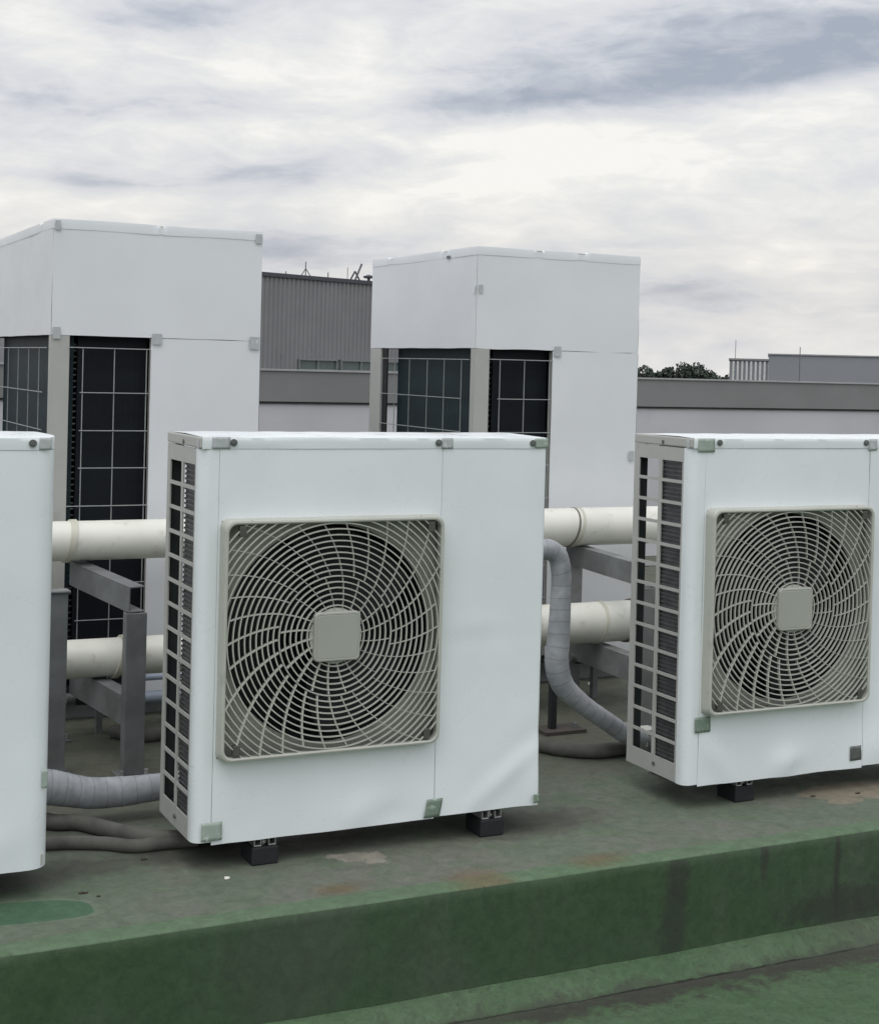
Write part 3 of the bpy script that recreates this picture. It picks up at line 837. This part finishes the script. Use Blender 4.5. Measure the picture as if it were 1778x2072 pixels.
b = B(); b.box(-.034, .036, -.032, .03, .5485, .553); b.build('cap', M['galv_pale'], t)
b = B(); b.box(-.05, .05, -.05, .05, .0005, .0048); b.build('base_plate', M['galv'], t)
t = thing('pipe_stand', 'small dark steel stand under the bend of the wrapped hose', 'stand', (2.610, 4.44, 0))
b = B(); b.box(-.011, .011, -.011, .011, .013, .24); b.build('post', M['black'], t)
b = B(); b.box(-.05, .11, -.05, .05, .0005, .0125); b.build('base_plate', simple('rusty_plate', (.07, .062, .055), .8), t)
b = B(); b.tube([(.08, -.02, .013), (.08, -.02, .03)], .008, 8); b.build('anchor_bolt', M['galv'], t)
b = B(); b.box(-.03, .03, -.02, .02, .2405, .25); b.build('saddle', M['black'], t)

# ------------------------------------------------------------------ hoses and small pipes
def px_path(pts, y): return [at(u, v, 1, y) for u, v in pts]
t = B()
pth = px_path([(20, 1588), (70, 1590), (107, 1594), (150, 1601), (190, 1605), (250, 1601), (322, 1592), (400, 1584), (470, 1580)], 4.0)
o = t.tube(pth, [.046, .046, .046, .043, .0415, .040, .036, .036, .036], 32, samples=150)
for i in range(len(o.v)):
    p = Vector(o.v[i])
rg = random.Random(3)
def wrinkle(b, n, amp, freq):
    k = len(b.v) // n
    for i in range(k):
        ring_ = [Vector(b.v[i * n + j]) for j in range(n)]; c = sum(ring_, Vector()) / n
        for j in range(n):
            s_ = b.uv[i * n + j][0]
            q = (s_ * freq + .04 * math.sin(j / n * 6.28)) % 1.0
            k_ = 1 + amp * .35 * (q - .5) + amp * .6 * mn.noise(Vector(ring_[j]) * 14)
            b.v[i * n + j] = tuple(c + (ring_[j] - c) * k_)
wrinkle(o, 32, .05, 26)
tag(o.build('wrapped_hose', M['wrap'], smooth=True), 'thick tape-wrapped grey hose lying between the left-hand and middle outdoor units', 'hose')
pts = [(1040, 1120), (1075, 1113), (1108, 1112), (1128, 1126), (1135, 1160), (1134, 1200), (1132, 1250), (1129, 1300), (1126, 1345), (1138, 1385), (1165, 1414), (1198, 1440), (1236, 1466), (1264, 1484), (1295, 1492), (1330, 1496), (1370, 1500)]
rr = [.031, .031, .0325, .032, .0315, .032, .034, .0365, .038, .036, .032, .030, .030, .031, .031, .031, .03]
o = B().tube(px_path(pts, 4.05), rr, 32, samples=220); wrinkle(o, 32, .05, 24)
tag(o.build('wrapped_hose', M['wrap'], smooth=True), 'tape-wrapped grey hose dropping and bending between the middle and right-hand outdoor units', 'hose')
b = B(); q = at(1309, 1476, 1, 4.05); b.box(q.x - .02, q.x + .02, 4.02, 4.08, q.z - .004, q.z + .006); b.box(q.x - .02, q.x - .016, 4.02, 4.08, .001, q.z - .0045); b.box(q.x + .016, q.x + .02, 4.02, 4.08, .001, q.z - .0045)
tag(b.build('pipe_saddle', M['pvc'], bevel=.001), 'small pale saddle clip over the wrapped hose, seen through the side grille', 'pipe clip')

def deck_hose(pts, r, label):
    pth = [at(u, v, 2, r * .95) for u, v in pts]
    o = B().tube(pth, r, 20, samples=80); wrinkle(o, 20, .06, 14)
    return tag(o.build('drain_hose', M['hose_dark'], smooth=True), label, 'hose', 'grimy hoses lying on the roof')
deck_hose([(20, 1640), (70, 1655), (115, 1664), (160, 1664), (220, 1678), (280, 1691), (330, 1696), (380, 1694), (450, 1680)], .021, 'grimy grey hose on the deck beneath the wrapped hose, the farther of the crossing pair')
deck_hose([(20, 1712), (60, 1708), (110, 1706), (160, 1705), (220, 1707), (270, 1712), (330, 1706), (400, 1700)], .017, 'thin dark hose on the deck beside the left-hand unit, the nearer of the crossing pair')
deck_hose([(1040, 1490), (1070, 1500), (1105, 1510), (1150, 1517), (1200, 1520), (1250, 1515), (1300, 1503), (1360, 1490)], .024, 'grimy grey hose curving across the deck between middle and right-hand outdoor units')
o = B().tube([at(u, v, 2, .02) for u, v in ((230, 1480), (290, 1488), (330, 1484), (400, 1475))], .024, 16, samples=40)
tag(o.build('drain_hose', M['hose_dark'], smooth=True), 'dark hose end on the deck behind the near rack post', 'hose', 'grimy hoses lying on the roof')

def xpipe(y, z, r, x0, x1, label, mat):
    o = B().tube([(x0, y, z), (x1, y, z)], r, 20)
    return tag(o.build('thin_pipe', mat, smooth=True, auto=40), label, 'pipe', 'thin pipes near the deck')
xpipe(4.98, .168, .011, 1.27, 2.35, 'thin pale blue pipe just above the thicker blue one behind the middle unit', M['bluepipe'])
xpipe(4.98, .100, .022, 1.27, 2.35, 'thicker pale blue pipe low behind the left side of the middle unit', M['bluepipe'])
def valve_run(pl, label, x0, y, z):
    t = thing('valve_pipe', label, 'valve', (x0, y, 0), 0, 'short pipe runs with black valves')
    b = B(); b.tube([(0, 0, z), (.22, 0, z - .012)], .017, 18); b.build('pipe', M['galv_pale'], t, smooth=True, auto=40)
    b = B(); b.tube([(.03, 0, z - .002), (.07, 0, z - .004)], .022, 18); b.build('collar', M['black'], t, smooth=True, auto=40)
    b = B(); b.tube([(.165, -.02, z - .006), (.185, -.022, z - .022), (.205, -.024, z - .030), (.235, -.02, z - .022)], [.022, .030, .030, .016], 18, samples=16)
    b.tube([(.2, -.02, z), (.2, -.02, z + .03)], .008, 10); b.build('valve', M['black'], t, smooth=True, auto=40)
    b = B(); b.box(.10, .12, -.012, .012, .0005, z - .024); b.build('support', M['galv'], t)
q = at(140, 1413, 1, 4.95); valve_run(None, 'short grey pipe with a black valve under the lower pipe, left of the rack post', q.x - .01, 4.95, q.z)
q = at(1170, 1330, 1, 4.85); valve_run(None, 'short grey pipe with a black valve under the lower pipe, right of the wrapped hose', q.x - .04, 4.85, q.z)

# ------------------------------------------------------------------ litter
def flat_bit(name, u, v, sx, sy, mat, label, cat, seed, lift=.002):
    c = at(u, v, 2, 0); b = B(); n = 9; r2 = random.Random(seed)
    top = []; bot = []
    for k in range(n):
        a = 2 * math.pi * k / n; rr_ = .6 + .4 * r2.random()
        top.append((c.x + sx * rr_ * math.cos(a), c.y + sy * rr_ * math.sin(a), lift + .002 * r2.random())); bot.append((top[-1][0], top[-1][1], .0012))
    b.add(top + bot, [tuple(range(n)), tuple(range(n, 2 * n))[::-1]] + [(k, (k + 1) % n, n + (k + 1) % n, n + k) for k in range(n)])
    return tag(b.build(name, mat), label, cat)
flat_bit('paper_scrap', 460, 1778, .010, .010, M['paper'], 'tiny white scrap lying on the deck in front of the middle unit', 'scrap', 1)
flat_bit('dry_leaf', 168, 1808, .013, .006, M['brass'], 'small brown leaf on the deck at the rim of the green patch', 'leaf', 2)
flat_bit('dry_leaf', 292, 1740, .011, .005, M['brass'], 'small dark leaf on the deck left of the front rubber block', 'leaf', 3)
flat_bit('paint_flake', 200, 1815, .006, .003, M['brass'], 'tiny dark flake right of the leaf by the green patch', 'flake', 4)
flat_bit('stone_chip', 1196, 1386, .016, .014, M['paper'], 'pale chip lying on the far deck below the right valve', 'chip', 5, .008)
flat_bit('stone_chip', 1192, 1527, .010, .005, M['paper'], 'pale chip in front of the curved grimy hose', 'chip', 6)
flat_bit('dry_leaf', 1643, 1612, .012, .008, M['brass'], 'dark leaf at the near tip of the bare concrete patch', 'leaf', 7)
flat_bit('dry_leaf', 1735, 1606, .012, .007, M['brass'], 'dark leaf on the bare concrete patch near the right edge', 'leaf', 8)

# ------------------------------------------------------------------ far buildings
A = Vector((19.72, 57.17, 0)); E_ = Vector((25.4, 59.5, 0)); dv_ = (E_ - A).normalized(); nv = Vector((dv_.y, -dv_.x, 0))  # towards camera
ang = math.atan2(dv_.y, dv_.x)
t = thing('metal_hall', 'grey corrugated metal hall rising behind the parapet between the two tall units', 'building', (A.x, A.y, -7), ang)
m_cor = simple('grey_corrugated_sheet', (.235, .240, .25), .5, .08, .6, dirt=(.15, .15, .17), dirt_amt=.4, dscale=1.5)
b = B(); x0, x1 = -7.0, 12.0; zt = 4.72 + 7; wz0, wz1 = .96 + 7, 1.42 + 7
def corr(b, xa, xb, za, zb, pitch=.24, dep=.05):
    x = xa; k = 0
    while x < xb - 1e-6:
        p = [(0, 0), (.35 * pitch, 0), (.5 * pitch, -dep), (.85 * pitch, -dep), (pitch, 0)]
        for i in range(4):
            b.add([(x + p[i][0], p[i][1], za), (x + p[i + 1][0], p[i + 1][1], za), (x + p[i + 1][0], p[i + 1][1], zb), (x + p[i][0], p[i][1], zb)], [(0, 1, 2, 3)])
        x += pitch
corr(b, x0, 1.88, 1, zt); corr(b, 1.88, 9.0, wz1, zt); corr(b, 9.0, x1, 1, zt); corr(b, 1.88, 9.0, 1, wz0)
b.build('corrugated_wall', m_cor, t)
b = B(); b.box(x0, x1, .06, 14, 0, zt - .03); b.build('body', m_cor, t)
b = B(); b.box(x0 - .1, x1 + .1, -.12, 14, zt - .02, zt + .14); b.build('roof_edge', simple('dark_roof_edge', (.07, .075, .09), .6), t)
m_gl = simple('window_glass', (.12, .15, .15), .15, .1, 2)
for (wa, wb) in ((1.92, 4.12), (4.35, 6.75), (6.95, 8.95)):
    fr = B(); zz0, zz1 = wz0, wz1
    fr.box(wa, wb, -.10, .05, zz0, zz0 + .05); fr.box(wa, wb, -.10, .05, zz1 - .05, zz1); fr.box(wa, wa + .05, -.10, .05, zz0 + .051, zz1 - .051); fr.box(wb - .05, wb, -.10, .05, zz0 + .051, zz1 - .051)
    fr.box((wa + wb) / 2 - .03, (wa + wb) / 2 + .03, -.08, .04, zz0 + .052, zz1 - .052)
    f_ = fr.build('window_frame', simple('pale_window_frame', (.22, .24, .24), .5), t)
    p_ = B(); p_.box(wa + .051, wb - .051, .0, .02, zz0 + .053, zz1 - .053); p_.build('pane', m_gl, f_)
def roof_rod(xx, h, label, lean=0.0, r=.022, brace=False, name='lightning_rod'):
    o = B().tube([(0, 0, 0), (lean, 0, h)], r, 6)
    if brace: o.tube([(0, 0, h * .55), (.32, 0, 0)], r * .8, 6); o.tube([(0, 0, h * .55), (-.05, .25, 0)], r * .8, 6)
    p = A + dv_ * xx + nv * -.6
    ob = o.build(name, M['antenna']); ob.location = (p.x, p.y, 4.72 + .14); ob.rotation_euler = (0, 0, ang)
    return tag(ob, label, 'rod', 'rods on the corrugated hall roof')
roof_rod(2.80, .62, 'thin braced lightning rod, the left one on the corrugated hall roof', brace=True)
roof_rod(1.7, .16, 'tiny stub rod at the left end of the corrugated hall roof')
roof_rod(4.1, .26, 'short thin rod midway along the corrugated hall roof')
roof_rod(5.25, .55, 'thin upright rod left of the slanting one on the corrugated hall roof', r=.014)
roof_rod(5.70, .75, 'thick slanting arm with a prop on the corrugated hall roof', .40, .045, True, 'roof_antenna')
p = A + dv_ * 6.55 + nv * -.6
b = B(); b.tube([(0, 0, 0), (0, 0, .18)], .07, 8); b.tube([(0, 0, .16), (0, 0, .24), (0, 0, .32)], [.20, .26, .04], 14); ob = b.build('roof_vent', M['antenna']); ob.location = (p.x, p.y, 4.86)
tag(ob, 'small dark roof vent on the hall, touching the tall unit on the right', 'vent')

# right side
P0 = Vector((50.65, 64.4, 0)); P1 = Vector((55.96, 61.83, 0)); d2 = (P1 - P0).normalized(); a2 = -R(38.3)
t = thing('flat_warehouse', 'plain blue-grey flat-roofed warehouse beyond the parapet at the right edge', 'building', (P0.x, P0.y, -7), a2)
m_wh = simple('blue_grey_cladding', (.25, .265, .29), .6, .06, .3, dirt=(.26, .27, .3), dirt_amt=.5, dscale=.6)
b = B(); b.box(0, 22, 0, 15, 0, 9.33); b.build('wall', m_wh, t)
b = B(); b.box(-.06, 22, -.06, 15, 9.331, 9.40); b.build('roof_edge', simple('pale_roof_edge', (.33, .34, .37), .5), t)
Q0 = Vector((48.75, 65.31, 0)); 
t = thing('ribbed_shed', 'small white ribbed metal shed left of the blue-grey warehouse', 'building', (Q0.x + .35, Q0.y + .45, -7), -R(36.8))
b = B(); b.box(0, 3.2, .0, 5, 0, 9.0); b.build('wall', m_wh, t)
b = B(); x = .15
while x < 2.2: b.box(x, x + .105, -.07, -.001, 0, 8.95); x += .235
b.build('ribs', simple('white_ribs', (.62, .62, .62), .5), t)
b = B(); b.box(-.05, 3.2, -.1, 5, 9.001, 9.1); b.build('roof_edge', m_cor, t)
def mast(u, v0, v1, rng, label, r=.022):
    d = ray(u, v0); a = Vector((0, 0, CAMH)) + d * (rng / d.length); d_ = ray(u, v1); c = Vector((0, 0, CAMH)) + d_ * (rng / d_.length)
    o = B().tube([(0, 0, 0), (0, 0, a.z - c.z + 6)], r, 6); ob = o.build('thin_mast', M['antenna']); ob.location = (a.x, a.y, c.z - 6)
    tag(ob, label, 'mast', 'thin masts among the far buildings')
mast(1488, 688, 768, 86, 'thin mast standing behind the white ribbed shed', .018)
mast(1618, 702, 770, 79.0, 'thin mast standing in front of the blue-grey warehouse')

# ------------------------------------------------------------------ trees
def leaf_mat(name, a, b_):
    m, nt = new_mat(name); P = nt.n('ShaderNodeTexCoord').outputs['Object']
    f = nt.noise(P, 1.6, 4, .6)
    finish(nt, nt.mix(nt.ramp(f, .35, .65), (*a, 1), (*b_, 1)), .8, spec=.2); return m
M['leaf'] = leaf_mat('dark_foliage', (.045, .060, .050), (.078, .098, .078))
M['bark'] = simple('bark', (.08, .065, .05), .9, .3, 6)
def tree(u, v, rng, rx, rz, label, seed, squash=.8):
    d = ray(u, v); top = Vector((0, 0, CAMH)) + d * (rng / d.length)
    r2 = random.Random(seed); h = top.z + 7
    t = thing('leafy_tree', label, 'tree', (top.x, top.y, -7), 0, 'far trees behind the parapet')
    b = B(); b.tube([(0, 0, 0), (.1, 0, h * .3), (-.05, .1, h * .6), (0, 0, h * .85)], [.22, .17, .12, .04], 8)
    for k in range(7):
        a = r2.random() * 6.28; z0 = h * (.35 + .35 * r2.random()); l = rx * .8
        b.tube([(0, 0, z0), (l * .5 * math.cos(a), l * .5 * math.sin(a), z0 + .6), (l * math.cos(a), l * math.sin(a), z0 + 1.3)], [.08, .05, .02], 5)
    b.build('trunk', M['bark'], t)
    b = B(); cz = h - rz
    lobes = [(Vector((0, 0, cz)), 1.0)]
    for k in range(9):
        a = r2.random() * 6.28; q = .45 + .3 * r2.random()
        lobes.append((Vector((rx * q * math.cos(a), rx * q * math.sin(a), cz + rz * (r2.random() * .9 - .45))), .38 + .25 * r2.random()))
    for i in range(5200):
        c, k = r2.choice(lobes)
        while True:
            p = Vector((r2.uniform(-1, 1), r2.uniform(-1, 1), r2.uniform(-1, 1)))
            if p.length < 1: break
        p = p.normalized() * (p.length ** .45)
        q = c + Vector((p.x * rx * k * .9, p.y * rx * k * .9, p.z * rz * k))
        s_ = r2.uniform(.12, .24)
        n1 = Vector((r2.gauss(0, 1), r2.gauss(0, 1), r2.gauss(0, 1))).normalized(); n2 = n1.orthogonal().normalized(); n3 = n1.cross(n2)
        b.add([q + n2 * s_, q + n3 * s_ * .6, q - n2 * s_, q - n3 * s_ * .6], [(0, 1, 2, 3)])
    b.build('crown', M['leaf'], t)
tree(1306, 742, 150, 2.2, 3.2, 'dark far tree peeping out just right of the tall unit', 1)
tree(1338, 749, 152, 1.6, 2.8, 'low dark far tree between the peeping tree and the biggest crown', 5)
tree(1382, 731, 150, 2.1, 3.4, 'biggest far tree, left half of the rounded clump behind the parapet', 2)
tree(1412, 733, 151, 1.9, 3.2, 'far tree forming the right half of the rounded clump', 3)
tree(1442, 755, 155, 2.0, 2.4, 'low far tree right of the rounded clump', 4)
tree(1476, 757, 158, 2.0, 2.4, 'lowest far tree, next to the white ribbed shed', 6)
tree(1360, 748, 158, 2.4, 3.0, 'far tree filling the gap behind the biggest crown', 8)
# distant wood closing the horizon
b = B(); r2 = random.Random(11)
for i in range(26000):
    az = YAW + r2.uniform(-.6, .6); rg_ = r2.uniform(420, 470)
    h_ = 5.6 + 2.3 * mn.noise(Vector((az * 60, 0, 0)))
    z = -7 + h_ * (r2.random() ** .6); s_ = r2.uniform(.5, 1.1)
    q = Vector((rg_ * math.sin(az), rg_ * math.cos(az), z))
    n1 = Vector((r2.gauss(0, 1), r2.gauss(0, 1), r2.gauss(0, 1))).normalized(); n2 = n1.orthogonal().normalized(); n3 = n1.cross(n2)
    b.add([q + n2 * s_, q + n3 * s_, q - n2 * s_, q - n3 * s_], [(0, 1, 2, 3)])
o = b.build('distant_wood', M['leaf']); o['kind'] = 'stuff'; o['label'] = 'low dark line of woodland on the horizon'; o['category'] = 'woodland'

# ------------------------------------------------------------------ sky and sun
world = bpy.data.worlds.new('World'); sc.world = world; world.use_nodes = True
nt = NT(world.node_tree)
d = nt.n('ShaderNodeTexCoord').outputs['Generated']
dx, dy, dz = nt.xyz(d)[0:3]
SUN_EL, SUN_AZ = R(66), R(225)
sky = nt.n('ShaderNodeTexSky'); sky.sky_type = 'NISHITA'; sky.sun_disc = False; sky.sun_elevation = SUN_EL; sky.sun_rotation = SUN_AZ
sky.air_density = 1.5; sky.dust_density = 3
az = nt.m('SUBTRACT', nt.m('ARCTAN2', dx, dy), YAW); el = dz
wv = nt.noise(nt.comb(nt.m('MULTIPLY', dx, 5), nt.m('MULTIPLY', dy, 5), nt.m('MULTIPLY', dz, 16)), 1.0, 4, .55)
wrp = nt.m('MULTIPLY', nt.m('SUBTRACT', wv, .5), .10)
# long streaks that rise a little to the right
vec = nt.comb(nt.m('MULTIPLY', dx, 7.5), nt.m('MULTIPLY', dy, 7.5), nt.m('MULTIPLY', nt.m('SUBTRACT', nt.m('ADD', dz, nt.m('MULTIPLY', wrp, .5)), nt.m('MULTIPLY', az, .03)), 26))
n1 = nt.noise(vec, 1.0, 7, .56, .5)
n2 = nt.noise(nt.mapping(vec, (2.2, 2.2, 2.4), (3, 1, 4)), 1.0, 6, .58, .3)
n3 = nt.noise(nt.comb(nt.m('MULTIPLY', dx, 16), nt.m('MULTIPLY', dy, 16), nt.m('MULTIPLY', dz, 48)), 1.0, 7, .6, .8)
val = nt.m('ADD', nt.m('MULTIPLY', nt.m('SUBTRACT', n1, .5), .8), nt.m('MULTIPLY', nt.m('SUBTRACT', n2, .5), .75))
val = nt.m('ADD', val, nt.m('MULTIPLY', nt.m('SUBTRACT', n3, .5), nt.ramp(el, .02, .16, .32, .80)))
val = nt.m('ADD', val, nt.ramp(el, .0, .12, .74, .63))
def gauss(val, u, v, su, sv, amp, tilt=0.0, sharp=False):
    a0 = (u - 889) / F_PX; e0 = (735 + .0256 * (u - 889) - v) / F_PX
    a_ = nt.m('SUBTRACT', az, a0); e_ = nt.m('SUBTRACT', nt.m('SUBTRACT', nt.m('ADD', el, nt.m('MULTIPLY', wrp, .25)), e0), nt.m('MULTIPLY', a_, tilt))
    x_ = nt.m('DIVIDE', a_, su / F_PX); y_ = nt.m('DIVIDE', e_, sv / F_PX)
    r_ = nt.m('ADD', nt.m('MULTIPLY', x_, x_), nt.m('MULTIPLY', y_, y_))
    g = nt.m('EXPONENT', nt.m('MULTIPLY', r_, -.5))
    return nt.m('ADD', val, nt.m('MULTIPLY', g, amp))
for g in ((1480, 150, 260, 46, -.42, .14), (1220, 200, 200, 30, -.30, .05), (1330, 60, 150, 45, -.26), (1750, 70, 220, 60, -.30), (1050, 100, 200, 40, -.10), (420, 215, 120, 14, -.15, -.08), (1400, 175, 330, 40, -.12, .12), (250, 230, 220, 14, -.12, .05), (560, 130, 150, 30, .14, .1), (1500, 470, 320, 60, .12), (900, 330, 260, 26, .15, .05), (330, 62, 110, 24, -.42, .05), (150, 215, 200, 16, -.16, -.1), (620, 345, 230, 24, -.42, .08), (200, 375, 150, 15, -.28), (400, 120, 260, 40, .12), (300, 440, 300, 30, .15), (500, 265, 260, 20, .12),
          (900, 205, 160, 30, -.30), (680, 190, 110, 60, .22), (1120, 290, 260, 50, .35, .05), (860, 400, 300, 40, .22), (1500, 330, 300, 60, .18, .05), (560, 500, 150, 45, -.45), (1370, 585, 110, 18, -.30, .12), (1330, 545, 80, 22, -.22), (1600, 640, 300, 60, -.12), (60, 60, 70, 30, .25), (1700, 200, 200, 22, .25, .2)):
    val = gauss(val, *g)
cr_ = nt.n('ShaderNodeValToRGB', {0: val})
els = cr_.color_ramp.elements
els[0].position = 0.0; els[0].color = (.38, .42, .50, 1)
els[1].position = 1.0; els[1].color = (.95, .93, .895, 1)
for p_, c_ in ((.28, (.55, .575, .635, 1)), (.5, (.70, .71, .745, 1)), (.68, (.775, .775, .785, 1)), (.88, (.87, .86, .84, 1))):
    e = els.new(p_); e.color = c_
cloud = cr_.outputs[0]
# warm glow low in the cloud deck
wm = nt.ramp(el, .04, .14, 1, 0); wm2 = nt.ramp(el, .0, .05, .4, 1)
cloud = nt.mix(nt.m('MULTIPLY', nt.m('MULTIPLY', wm, wm2), .35), cloud, nt.mix(1.0, cloud, (1.04, 1.0, .93, 1), 'MULTIPLY'))
skyc = nt.mix(1.0, sky.outputs[0], (.10, .10, .10, 1), 'MULTIPLY')
col = nt.mix(.90, skyc, cloud)
# unseen sky behind the viewer: dimmed low, brightened high, to darken gaps under units
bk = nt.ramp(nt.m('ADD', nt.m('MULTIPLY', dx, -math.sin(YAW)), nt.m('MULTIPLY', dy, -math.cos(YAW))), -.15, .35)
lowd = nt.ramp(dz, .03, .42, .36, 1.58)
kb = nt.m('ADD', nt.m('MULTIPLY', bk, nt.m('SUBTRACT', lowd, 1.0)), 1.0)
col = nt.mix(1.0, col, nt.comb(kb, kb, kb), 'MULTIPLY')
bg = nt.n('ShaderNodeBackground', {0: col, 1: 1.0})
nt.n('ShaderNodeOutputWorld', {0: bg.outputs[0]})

sl = bpy.data.lights.new('sun', 'SUN'); sl.energy = .8; sl.angle = R(40); sl.color = (1, .98, .95)
so = bpy.data.objects.new('sun', sl); C.objects.link(so)
sd_ = Vector((math.sin(SUN_AZ) * math.cos(SUN_EL), math.cos(SUN_AZ) * math.cos(SUN_EL), math.sin(SUN_EL)))
so.rotation_euler = sd_.to_track_quat('Z', 'Y').to_euler()
